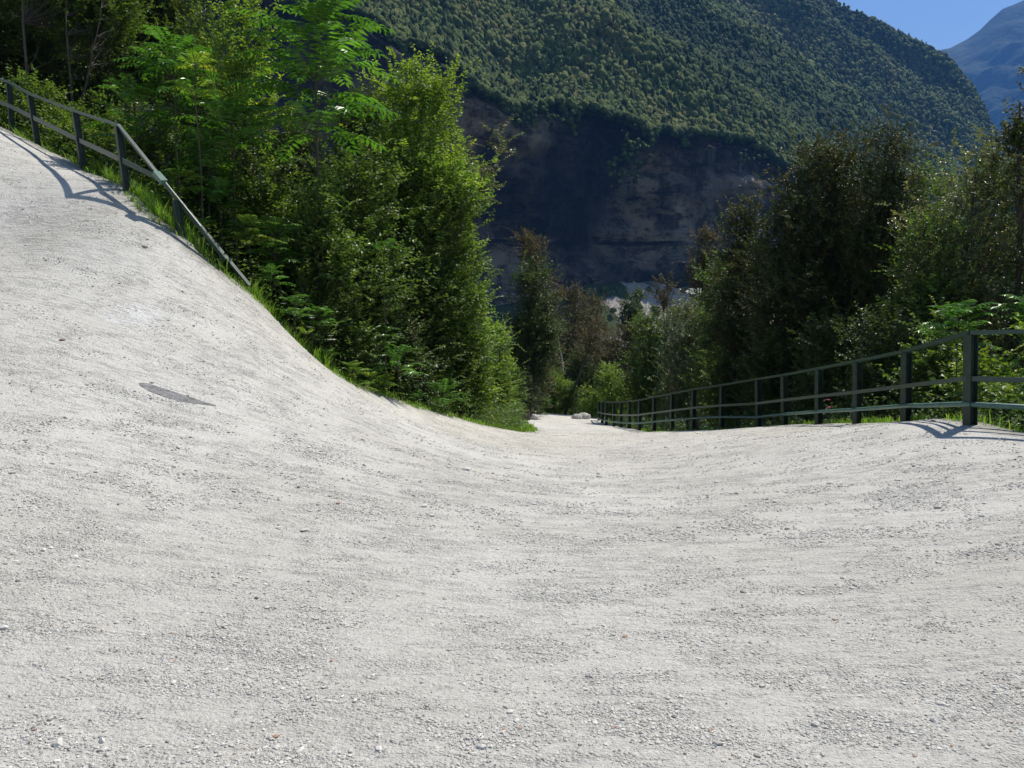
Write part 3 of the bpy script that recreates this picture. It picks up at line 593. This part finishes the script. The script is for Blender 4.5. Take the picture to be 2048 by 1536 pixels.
# left bank, broadleaf trees and shrubs
tree('broadleaf_tree', 842, 20.8, 128, 118, 520, 'upright shrubby tree with small shiny leaves forming the right peak of the left thicket', mat='leaf_fresh', dens=.75, lean=.15, lobes=5, trunk_r=.05)
tree('shrub', 848, 20.6, 330, 132, 800, 'huge dark shrub reaching down to the road edge under the right peak', 'shrub', mat='leaf_green', dens=.9)
tree('shrub', 700, 17.9, 290, 125, 760, 'dense glossy shrub below the tallest feather-leaved tree', 'shrub', dens=.9)
tree('shrub', 560, 18.4, 330, 95, 660, 'shrub of mixed light leaves above the fern-like sapling', 'shrub', mat='leaf_green', dens=.85)
tree('shrub', 918, 21.6, 450, 54, 820, 'light green shrub forming the right flank of the left thicket', 'shrub', mat='leaf_fresh', dens=.8)
tree('shrub', 940, 21.4, 620, 48, 845, 'narrow pale shrub at the foot of the right flank beside the road', 'shrub', mat='leaf_fresh', dens=.7)
tree('shrub', 640, 15.9, 352, 62, 660, 'light leafy shrub hiding the lower stem of the tallest feather-leaved tree', 'shrub', mat='leaf_green', dens=.8)
tree('broadleaf_tree', 740, 25, 170, 100, 640, 'dark tree behind the tallest feather-leaved tree, its top against the cliff', mat='leaf_dark', dens=.7, leaf=.085)
tree('broadleaf_tree', 600, 25, 230, 110, 640, 'dark background tree left of the huge dark shrub', mat='leaf_dark', dens=.7, leaf=.085)
tree('broadleaf_tree', 440, 25, 260, 110, 600, 'dark background tree behind the fresh green fronds', mat='leaf_dark', dens=.7, leaf=.085)
tree('shrub', 610, 15.2, 560, 40, 720, 'knee-high dark shrub behind the fern-like sapling', 'shrub', mat='leaf_green', dens=.8, leaf=.07)
tree('shrub', 690, 16.2, 610, 50, 800, 'knee-high shrub behind the low bright sapling row', 'shrub', mat='leaf_green', dens=.8, leaf=.07)
tree('shrub', 800, 18.0, 650, 60, 830, 'low dark shrub between the arching sapling and the huge shrub', 'shrub', mat='leaf_dark', dens=.8, leaf=.08)
tree('slender_tree', 945, 23.5, 275, 55, 420, 'slender branch-like tree with silvery leaves sticking out against the dark cliff', mat='leaf_silver', dens=.35, lean=.6, lobes=3)
tree('slender_tree', 505, 18.6, -30, 68, 330, 'slender light-leaved tree between the slim and the tallest feather-leaved ones', mat='leaf_fresh', dens=.4, lobes=6, cl=.2)
tree('shrub', 430, 18.4, 250, 80, 520, 'shrub with bright leaves behind the railing joint', 'shrub', mat='leaf_green', dens=.7)
tree('shrub', 330, 17.6, 240, 80, 430, 'low thicket of mixed leaves behind the fourth post of the left railing', 'shrub', mat='leaf_green', dens=.7)
tree('shrub', 215, 18.5, 230, 90, 380, 'green shrub behind the third post of the left railing', 'shrub', mat='leaf_green', dens=.7)
tree('shrub', 90, 20.0, 170, 90, 300, 'shrub behind the first posts of the left railing', 'shrub', mat='leaf_green', dens=.7)
LB = [(20, 25, -260, 150, 230, 'leaf_dark', 'dark overhanging tree in the top left corner'), (140, 22.5, -150, 95, 60, 'leaf_green', 'tall tree whose straight grey trunk stands behind the second post'),
      (225, 23.5, -180, 110, 110, 'leaf_green', 'tree with forked leaning limbs left of the silvery fronds'), (330, 27, -200, 110, 200, 'leaf_dark', 'dark tree in front of the cliff behind the silvery fronds'),
      (-90, 22, -200, 140, 200, 'leaf_dark', 'tree partly cut by the left edge of the photo'), (90, 29, -120, 150, 260, 'leaf_dark', 'background tree filling the gap right of the corner tree'),
      (200, 31, -60, 140, 280, 'leaf_dark', 'background tree low behind the third post'), (420, 24, 40, 60, 330, 'leaf_green', 'narrow tree behind the slim feather-leaved one')]
for px, d, top, hw, bot, m_, lab in LB:
    tk = {140: [((0, -1.3, -.6), (.1, -1.4, 8.5), .062)], 225: [((-.2, -1.6, -.6), (.15, -1.6, 3.4), .06), ((.12, -1.6, 3.2), (1.0, -1.7, 6.2), .04), ((.12, -1.6, 3.2), (.1, -1.6, 7.5), .035)]}.get(px)
    tree('broadleaf_tree', px, d, top, hw, bot, lab, trunks=tk, mat=m_, dens=.75, leaf=.085, lobes=5, cl=.3)

# centre, down the road
CT = [('broadleaf_tree', 1072, 44, 452, 52, 800, 'tall tree with browning top standing left of the pale dead stick', 'leaf_rust', .45, .11),
      ('broadleaf_tree', 1062, 42, 515, 58, 790, 'green half of the tall tree pair on the left bank down the road', 'leaf_dark', .6, .11),
      ('broadleaf_tree', 1150, 62, 560, 50, 820, 'reddish brown withered tree behind the pale dead stick', 'leaf_rust', .45, .13),
      ('broadleaf_tree', 1195, 66, 590, 45, 800, 'brownish tree right of the reddish withered one', 'leaf_rust', .5, .13),
      ('shrub', 1108, 50, 735, 36, 830, 'bright green round shrub at the end of the road', 'leaf_fresh', .8, .09),
      ('shrub', 1045, 41, 752, 34, 822, 'greyish green bush on the earth bank', 'leaf_silver', .7, .09),
      ('shrub', 998, 34, 640, 44, 835, 'yellow-green bush on the left bank beyond the grass tip', 'leaf_fresh', .6, .09),
      ('shrub', 1165, 58, 700, 45, 830, 'dark bush right of the leaning trunk', 'leaf_dark', .8, .10),
      ('broadleaf_tree', 1250, 52, 650, 50, 830, 'brown-green tree above the far end of the right railing', 'leaf_rust', .6, .11),
      ('shrub', 1225, 45, 740, 42, 850, 'green bush spilling over the far end of the right railing', 'leaf_fresh', .7, .09),
      ('broadleaf_tree', 1300, 40, 632, 62, 850, 'grey-green tree behind the far posts of the right railing', 'leaf_green', .7, .10),
      ('broadleaf_tree', 1378, 34, 598, 62, 860, 'silver-leaved tree left of the big dark tree', 'leaf_silver', .7, .09),
      ('broadleaf_tree', 1325, 55, 545, 30, 640, 'sparse orange-brown tree against the scree', 'leaf_rust', .25, .12),
      ('broadleaf_tree', 1405, 42, 455, 45, 700, 'sparse tree with an orange tip left of the big dark tree', 'leaf_rust', .35, .11),
      ('shrub', 1145, 49, 775, 24, 838, 'small low bush between the bright round shrub and the railing end', 'leaf_green', .8, .09),
      ('shrub', 1186, 46, 782, 24, 842, 'low green bush just left of the far railing end', 'leaf_fresh', .8, .09),
      ('shrub', 1076, 46, 778, 20, 834, 'dark little bush on top of the earth bank', 'leaf_green', .8, .09),
      ('shrub', 1022, 37, 735, 32, 832, 'soft mid green bush behind the grass tip', 'leaf_green', .7, .09),
      ('shrub', 1265, 120, 590, 32, 700, 'round grey-green bush below the scree', 'leaf_dark', .8, .3),
      ('shrub', 1095, 70, 640, 60, 800, 'dark background bush behind the pale dead stick', 'leaf_dark', .8, .15)]
for nm, px, d, top, hw, bot, lab, m_, dn, lf in CT:
    tree(nm, px, d, top, hw, bot, lab, 'shrub' if nm == 'shrub' else 'tree', mat=m_, dens=dn, leaf=lf, cl=hw/FPX*d*.2, lobes=4)

# right side
RT = [('broadleaf_tree', 1985, 25, 320, 120, 800, 'green tree filling the gap behind the slim tree near the right edge', 'leaf_green', .7, .10, 0),
      ('broadleaf_tree', 1690, 25, 370, 130, 800, 'dark canopy filling the space behind the big tree and the peaked one', 'leaf_brown', .7, .10, 0),
      ('broadleaf_tree', 1620, 22.5, 278, 165, 820, 'big dark tree with brownish glossy leaves in the middle of the right thicket', 'leaf_brown', .8, .09, 0),
      ('broadleaf_tree', 1752, 21, 222, 85, 800, 'peaked dark tree right of the big one, its tip against the green slope', 'leaf_brown', .65, .08, .25),
      ('broadleaf_tree', 1485, 25.5, 395, 68, 840, 'shorter dark tree left of the big one with silvery leaf tips', 'leaf_brown', .75, .085, 0),
      ('broadleaf_tree', 1440, 30, 500, 58, 850, 'dark green tree behind the left flank of the right thicket', 'leaf_green', .7, .09, 0),
      ('broadleaf_tree', 1925, 18, 270, 130, 720, 'open light-leaved tree with forked dark trunk near the right edge', 'leaf_silver', .38, .085, .2),
      ('slender_tree', 2010, 17.2, 130, 48, 330, 'slim tree whose leafy tip stands against the blue far mountain', 'leaf_brown', .25, .09, 0),
      ('broadleaf_tree', 2060, 17, 300, 90, 760, 'bluish-leaved tree cut by the right edge of the photo', 'leaf_silver', .5, .085, 0),
      ('shrub', 1850, 17.5, 430, 85, 830, 'green shrub below the open light-leaved tree', 'leaf_green', .7, .08, 0),
      ('shrub', 1985, 12.6, 690, 75, 850, 'bright-leaved shrub right behind the nearest post of the right railing', 'leaf_fresh', .55, .09, 0),
      ('shrub', 2080, 11.5, 640, 70, 850, 'leafy shrub cut by the right photo edge behind the railing', 'leaf_fresh', .55, .09, 0),
      ('shrub', 1885, 14.5, 640, 70, 850, 'leafy shrub under the pale arching fronds', 'leaf_green', .7, .085, 0),
      ('shrub', 1770, 16.5, 620, 75, 850, 'dark shrub behind the second and third posts of the right railing', 'leaf_dark', .75, .08, 0),
      ('shrub', 1670, 19, 640, 80, 855, 'dark shrub behind the fourth post of the right railing', 'leaf_dark', .75, .08, 0),
      ('shrub', 1560, 22, 660, 80, 858, 'dark shrub behind the middle of the right railing', 'leaf_dark', .75, .085, 0),
      ('shrub', 1460, 26, 690, 60, 860, 'shrub behind the seventh post of the right railing', 'leaf_green', .7, .085, 0),
      ('broadleaf_tree', 1830, 27, 330, 90, 700, 'background tree in the gap between the peaked tree and the open one', 'leaf_green', .6, .10, 0)]
for nm, px, d, top, hw, bot, lab, m_, dn, lf, ln_ in RT:
    tree(nm, px, d, top, hw, bot, lab, 'shrub' if nm == 'shrub' else 'tree', mat=m_, dens=dn, leaf=lf, lean=ln_, lobes=6)

# umbels and small flowers at the verge
def petal_mat(name, c):
    n = N(name); M[name] = n.done(n.bsdf(c, .7, .2))
petal_mat('white_petal', (.75, .76, .68)); petal_mat('purple_petal', (.55, .3, .6)); petal_mat('pink_petal', (.7, .2, .3))
def umbel(px, d, top, heads, mat, label, name='wild_carrot', spread=.12):
    loc = foot_at(px, d); H = h_at(px, top, d, loc[2]); g = np.random.default_rng(int(px)); r_ = empty(name, loc); tag(r_, label, 'flower'); tb = MB(); fb = MB()
    for k in range(heads):
        e = np.array([g.normal(0, spread), g.normal(0, spread), H*g.uniform(.75, 1.0)]); tube(tb, [(0, 0, 0), e*[.3, .3, .5], e], [.005, .004, .002], 4)
        m_ = 46; p_ = e+np.c_[g.normal(0, .028, (m_, 2)), g.normal(0, .006, m_)]; an = g.uniform(0, 6.28, m_); sz = np.full(m_, .016); fb = MB(); tube(fb, [e-UP*.012, e+UP*.004], [.004, .05 if spread > .08 else .03], 9); fb.add([e+UP*.006]+[e+np.array([math.cos(i*.698), math.sin(i*.698), .08])*(.05 if spread > .08 else .03) for i in range(9)], [(0, i+1, (i+1) % 9+1) for i in range(9)]); p_[:, :2] = e[:2]+(p_[:, :2]-e[:2])*.6; leaves(fb, p_, np.stack([np.cos(an), np.sin(an), an*0], -1), norm(UP+g.normal(0, .2, (m_, 3))), sz, sz, np.full(m_, .5)); fb.build('flower_head', M[mat], r_)
    tb.build('stem', M['stem_green'], r_)
umbel(585, 14.0, 592, 3, 'white_petal', 'white umbel flowers rising behind the fern-like sapling'); umbel(665, 15.0, 668, 4, 'white_petal', 'white umbel flowers above the low bright sapling row'); umbel(625, 14.5, 630, 3, 'white_petal', 'white umbel flowers between the fern-like sapling and the low row')
umbel(1876, 10.6, 838, 2, 'purple_petal', 'small purple flower at the road edge left of the nearest right railing post', 'wild_flower', .04); umbel(1666, 15.5, 800, 2, 'pink_petal', 'small pink blossom behind the fourth post of the right railing', 'wild_flower', .05)

# leaning trunk, dead stick, stump, stones
def leaning(name, px0, py0, d, px1, py1, r0, label, cat, mat, bend=0.0, part=False):
    a = P(px0, py0, d); b = P(px1, py1, d); g = np.random.default_rng(5); t = np.linspace(0, 1, 12)[:, None]; mb = MB()
    tube(mb, (b-a)*t+np.array([bend, 0, 0])*np.sin(t*np.pi)+g.normal(0, .03, (12, 3))*t, r0*(1-.7*t[:, 0]), 8)
    o = mb.build(name, M[mat], smooth=True); o.location = a; tag(o, label, cat); return o
r_ = tree('leaning_tree', 1185, 49, 640, 45, 720, 'thin leaning tree, dark bare trunk rising from the end of the road', mat='leaf_rust', dens=.3, leaf=.11, cl=.35,
          trunks=[((-1.75, 0, 0), (.25, 0, 5.3), .11)])
leaning('dead_stick', 1127, 745, 47, 1108, 645, .045, 'pale bare dead stick standing among the brown trees', 'dead branch', 'dead_wood', .08)
mb = MB(); a = P(1053, 838, 38); tube(mb, [(0, 0, -.1), (0, 0, .3), (0.01, 0, .42)], [.19, .17, .165], 10); mb.add([(0, 0, .42)]+[(.165*math.cos(i*.628), .165*math.sin(i*.628), .42) for i in range(10)], [(0, i+1, (i+1) % 10+1) for i in range(10)])
o = mb.build('tree_stump', M['bark']); o.location = a; tag(o, 'small brown stump beside the road on the left bank', 'stump')
n = N('stone'); f = n.noise(5, 5); M['stone'] = n.done(n.bsdf(n.ramp(f, [(.3, (.35, .34, .32)), (.7, (.55, .54, .51))]), .9, .2, n.bump(f, .05)))
def stone(px, py, d, s, label, seed):
    g = np.random.default_rng(seed); mb = MB(); V = ICO2*(1+g.uniform(-.18, .18, (len(ICO2), 1)))*[s, s*.8, s*.75]; mb.add(V, ICOF); o = mb.build('boulder', M['stone'], smooth=False); p = P(px, py, d); o.location = p
    tag(o, label, 'stone', 'stones at the end of the road')
stone(1154, 836, 42, .30, 'pointed pale stone by the end of the right railing', 3); stone(1167, 835, 42.5, .36, 'rounder pale stone right of the pointed one', 4); stone(1068, 834, 40, .22, 'small pale stone at the foot of the earth bank', 5)

# ---------------------------------------------------------------- ground cover, grass, gravel
def sample_zone(n_, x0, x1, y0, y1, smin, smax, power=1.0):
    out = []
    tot = 0
    while tot < n_:
        q = np.c_[rng.uniform(x0, x1, n_*3), rng.uniform(y0, y1, n_*3)]; s, _ = poly_dist(q, ROAD); k = (s > smin) & (s < smax)
        q = q[k]; s = s[k]; keepp = rng.random(len(q)) < ((smax-s)/(smax-smin))**power; out.append(q[keepp]); tot += keepp.sum()
        if len(out) > 40: break
    return np.concatenate(out)[:n_]
def grass_patch(mb, Q, hmin, hmax, seed):
    g = np.random.default_rng(seed); m0 = np.array([mn.fractal(Vector((p[0]*1.7, p[1]*1.7, seed)), 1, 2, 3) for p in Q]); Q = Q[g.random(len(Q)) < np.clip(.45+m0*2.6, .03, 1)]; n_ = len(Q); sgn_, _ = poly_dist(Q, ROAD); z = H_ground(Q)+np.where(sgn_ < 0, .07, 0); h = g.uniform(hmin, hmax, n_); an = g.uniform(0, 6.28, n_); ln = h*g.uniform(.15, .8, n_)
    b = np.c_[Q, z]; dv = np.stack([np.cos(an), np.sin(an), an*0], -1); sd = np.stack([-np.sin(an), np.cos(an), an*0], -1)*(g.uniform(.003, .006, n_)*(1+b[:, 1]/20))[:, None]
    m_ = b+dv*(ln*.35)[:, None]+UP*(h*.62)[:, None]; t = b+dv*ln[:, None]+UP*h[:, None]
    V = np.stack([b-sd, b+sd, m_+sd*.8, m_-sd*.8, t], 1); k = np.arange(n_)[:, None]*5; tone = np.repeat(np.clip(g.normal(.5, .25, n_), 0, 1), 5)
    mb.add(V.reshape(-1, 3), k+[0, 1, 2, 3], tone); kk = mb.n-n_*5; mb.f3.append((k+kk+[3, 2, 4]))
mb = MB()
grass_patch(mb, sample_zone(9000, -8, -3.4, 12.6, 15.5, .02, .9), .08, .42, 1)
grass_patch(mb, sample_zone(5000, -14, -7, 14, 21, .02, 1.2), .06, .3, 2)
grass_patch(mb, sample_zone(9000, -3.5, 1.0, 14.5, 24, .02, .5), .05, .22, 3)
grass_patch(mb, sample_zone(14000, -3.0, 1.2, 20.5, 40, .0, 1.6), .08, .3, 4)
grass_patch(mb, sample_zone(5000, 4.8, 10, 8.5, 30, .02, .8), .05, .3, 5)
grass_patch(mb, sample_zone(5000, -1, 7, 40, 60, .02, 2), .1, .3, 6)
grass_patch(mb, sample_zone(3500, -8, 1.5, 12.6, 36, -.22, .05), .03, .12, 7); grass_patch(mb, sample_zone(2500, 4.8, 8, 8.5, 30, -.2, .05), .03, .12, 8)
tag(mb.build('grass', M['grass']), 'bright green grass and weeds fringing the road edges', 'grass', kind='stuff')
def cover(mb, Q, hmax, leaf, seed):
    g = np.random.default_rng(seed); n_ = len(Q); z = H_ground(Q)+hmax*g.random(n_)**1.3; b = np.c_[Q, z]; an = g.uniform(0, 6.28, n_)
    d = norm(np.stack([np.cos(an), np.sin(an), g.normal(0, .3, n_)], -1)); sz = leaf*g.uniform(.6, 1.3, n_); leaves(mb, b, d, norm(UP+g.normal(0, .5, (n_, 3))), sz, sz*.5, np.clip(g.normal(.45, .25, n_), 0, 1))
mb = MB(); q = sample_zone(1, 0, 1, 0, 1, -1, 1) if False else np.c_[rng.uniform(-14, 8, 9000), rng.uniform(5, 38, 9000)]; s, _ = poly_dist(q, ROAD); q = q[(s < -.03) & (rng.random(len(q)) < np.exp(s/.35)*.55+.012)]
zq = np.array([road_z(p[0], p[1]) for p in q])+.008; an = rng.uniform(0, 6.28, len(q)); sz = rng.uniform(.025, .06, len(q))
leaves(mb, np.c_[q, zq], np.stack([np.cos(an), np.sin(an), an*0+.1], -1), norm(UP+rng.normal(0, .25, (len(q), 3))), sz, sz*.5, rng.random(len(q)))
n = N('dry_leaf'); M['dry_leaf'] = n.done(n.bsdf(n.ramp(n.attr('rnd'), [(0, (.10, .06, .035)), (.6, (.22, .14, .07)), (1, (.12, .14, .05))]), .8, .2))
tag(mb.build('leaf_litter', M['dry_leaf']), 'small dry brown leaves strewn along the road edges', 'leaf litter', kind='stuff')
mb = MB()
cover(mb, sample_zone(90000, -24, 1.5, 12.8, 42, .12, 7, .6), .9, .075, 1)
cover(mb, sample_zone(60000, 4.8, 16, 8, 40, .3, 6, .6), .8, .085, 2)
q = np.c_[rng.uniform(-45, 45, 60000), rng.uniform(30, 118, 60000)]; s, _ = poly_dist(q, ROAD); cover(mb, q[s > .5], 1.3, .28, 3)
tag(mb.build('undergrowth', M['leaf_green']), 'tangled leafy undergrowth covering the banks under the trees', 'undergrowth', kind='stuff')
# far wood below the road, down in the valley: crowns one cannot tell apart
mb = MB(); q = np.c_[rng.uniform(-70, 90, 1500), rng.uniform(75, 330, 1500)]
vz = np.array([0.0]*len(q)); near = q[:, 1] < 112; vz[near] = H_ground(q[near])
iy = np.clip(np.searchsorted(vy, q[:, 1]), 0, len(vy)-1); ix = np.clip(np.searchsorted(vx, q[:, 0]), 0, len(vx)-1); vz[~near] = zz.reshape(len(vy), len(vx))[iy[~near], ix[~near]]
cone = (q[:, 1] > 250) & (np.abs(1024+FPX*q[:, 0]/q[:, 1]-1280) < 120); pxx = 1024+FPX*q[:, 0]/q[:, 1]; tz = 599-FPX*(vz+12-1.6)/q[:, 1]; keep = ~((np.abs(pxx-1300) < 140) & (tz < 625)) | ((q[:, 1] > 250) & (rng.random(len(q)) < .06)); q = q[keep]; vz = vz[keep]
for i in range(len(q)):
    h_ = rng.uniform(7, 13); n_ = 150; dv = norm(rng.normal(size=(n_, 3))); c_ = np.array([q[i, 0], q[i, 1], vz[i]+h_*.55]); b = c_+dv*[h_*.36, h_*.36, h_*.46]*(rng.random((n_, 1))**.3)
    sz = rng.uniform(.6, 1.2, n_); leaves(mb, b, norm(dv+rng.normal(0, .6, (n_, 3))), norm(UP+rng.normal(0, .7, (n_, 3))), sz, sz*.7, np.full(n_, np.clip(rng.normal(.4, .25), 0, 1)))
tag(mb.build('valley_wood', M['leaf_dark']), 'dark wood filling the valley between the road end and the cliff', 'wood', kind='stuff')

# gravel chippings lying on the road
def gravel(n_, rmin, rmax, size, seed):
    g = np.random.default_rng(seed); r = rmin*(rmax/rmin)**g.random(n_*2); an = g.uniform(-.68, .68, n_*2); q = np.c_[r*np.sin(an), r*np.cos(an)]
    cl = np.array([mn.fractal(Vector((p[0]*1.3, p[1]*2.8, 9)), 1, 2, 3) for p in q]); k = g.random(len(q)) < np.clip(.25+cl*1.8, .03, 1); q = q[k]
    s, _ = poly_dist(q, ROAD); q = q[s < -.1][:n_]; return q, size*g.lognormal(0, .42, len(q))
mb = MB()
for n_, a, b, sz, sd in ((110000, 2.2, 9, .0034, 1), (60000, 6, 22, .0055, 2), (260, 2.4, 12, .0085, 3)):
    q, s = gravel(n_, a, b, sz, sd); g = np.random.default_rng(sd+50)
    hz = H_road(q)+np.array([.022*mn.fractal(Vector((p[0]*.5, p[1]*.5, 0)), 1, 2, 3)+.003*mn.noise(Vector((p[0]*3.1, p[1]*3.1, 4))) for p in q])
    m_ = len(ICO1); V = ICO1[None]*g.uniform(.7, 1.3, (len(q), m_, 1))*np.stack([s*g.uniform(.8, 1.6, len(q)), s*g.uniform(.7, 1.2, len(q)), s*.7], -1)[:, None]
    an = g.uniform(0, 6.28, len(q)); c_, s_ = np.cos(an)[:, None], np.sin(an)[:, None]; V = np.stack([V[..., 0]*c_-V[..., 1]*s_, V[..., 0]*s_+V[..., 1]*c_, V[..., 2]], -1)
    V += np.c_[q, hz+s*.25][:, None]; F = ICO1F[None]+(np.arange(len(q))*m_)[:, None, None]; mb.add(V.reshape(-1, 3), F.reshape(-1, 3), np.repeat(g.random(len(q)), m_))
n = N('chippings'); r = n.attr('rnd'); M['chip'] = n.done(n.bsdf(n.ramp(r, [(0, (.42, .40, .36)), (.6, (.58, .56, .51)), (.95, (.70, .68, .63)), (.975, (.20, .19, .19)), (.993, (.42, .27, .19))]), .9, .2))
tag(mb.build('gravel', M['chip']), 'loose pale stone chippings scattered over the road surface', 'gravel', kind='stuff')

# ---------------------------------------------------------------- haze
mb = MB(); a, b = np.array([-3500., -60, -80]), np.array([6500., 7200, 2600])
V = [(x, y, z) for z in (a[2], b[2]) for y in (a[1], b[1]) for x in (a[0], b[0])]; mb.add(V, [(0, 2, 3, 1), (4, 5, 7, 6), (0, 1, 5, 4), (2, 6, 7, 3), (0, 4, 6, 2), (1, 3, 7, 5)])
hm, ht, ho = new_mat('haze_mat'); pv = ht.nodes.new('ShaderNodeVolumePrincipled'); pv.inputs['Color'].default_value = (.13, .38, 1.0, 1); pv.inputs['Density'].default_value = .000085; pv.inputs['Anisotropy'].default_value = .2
ht.links.new(pv.outputs[0], ho.inputs['Volume'])
tag(mb.build('haze', hm), 'thin blue valley haze', 'haze', kind='stuff')
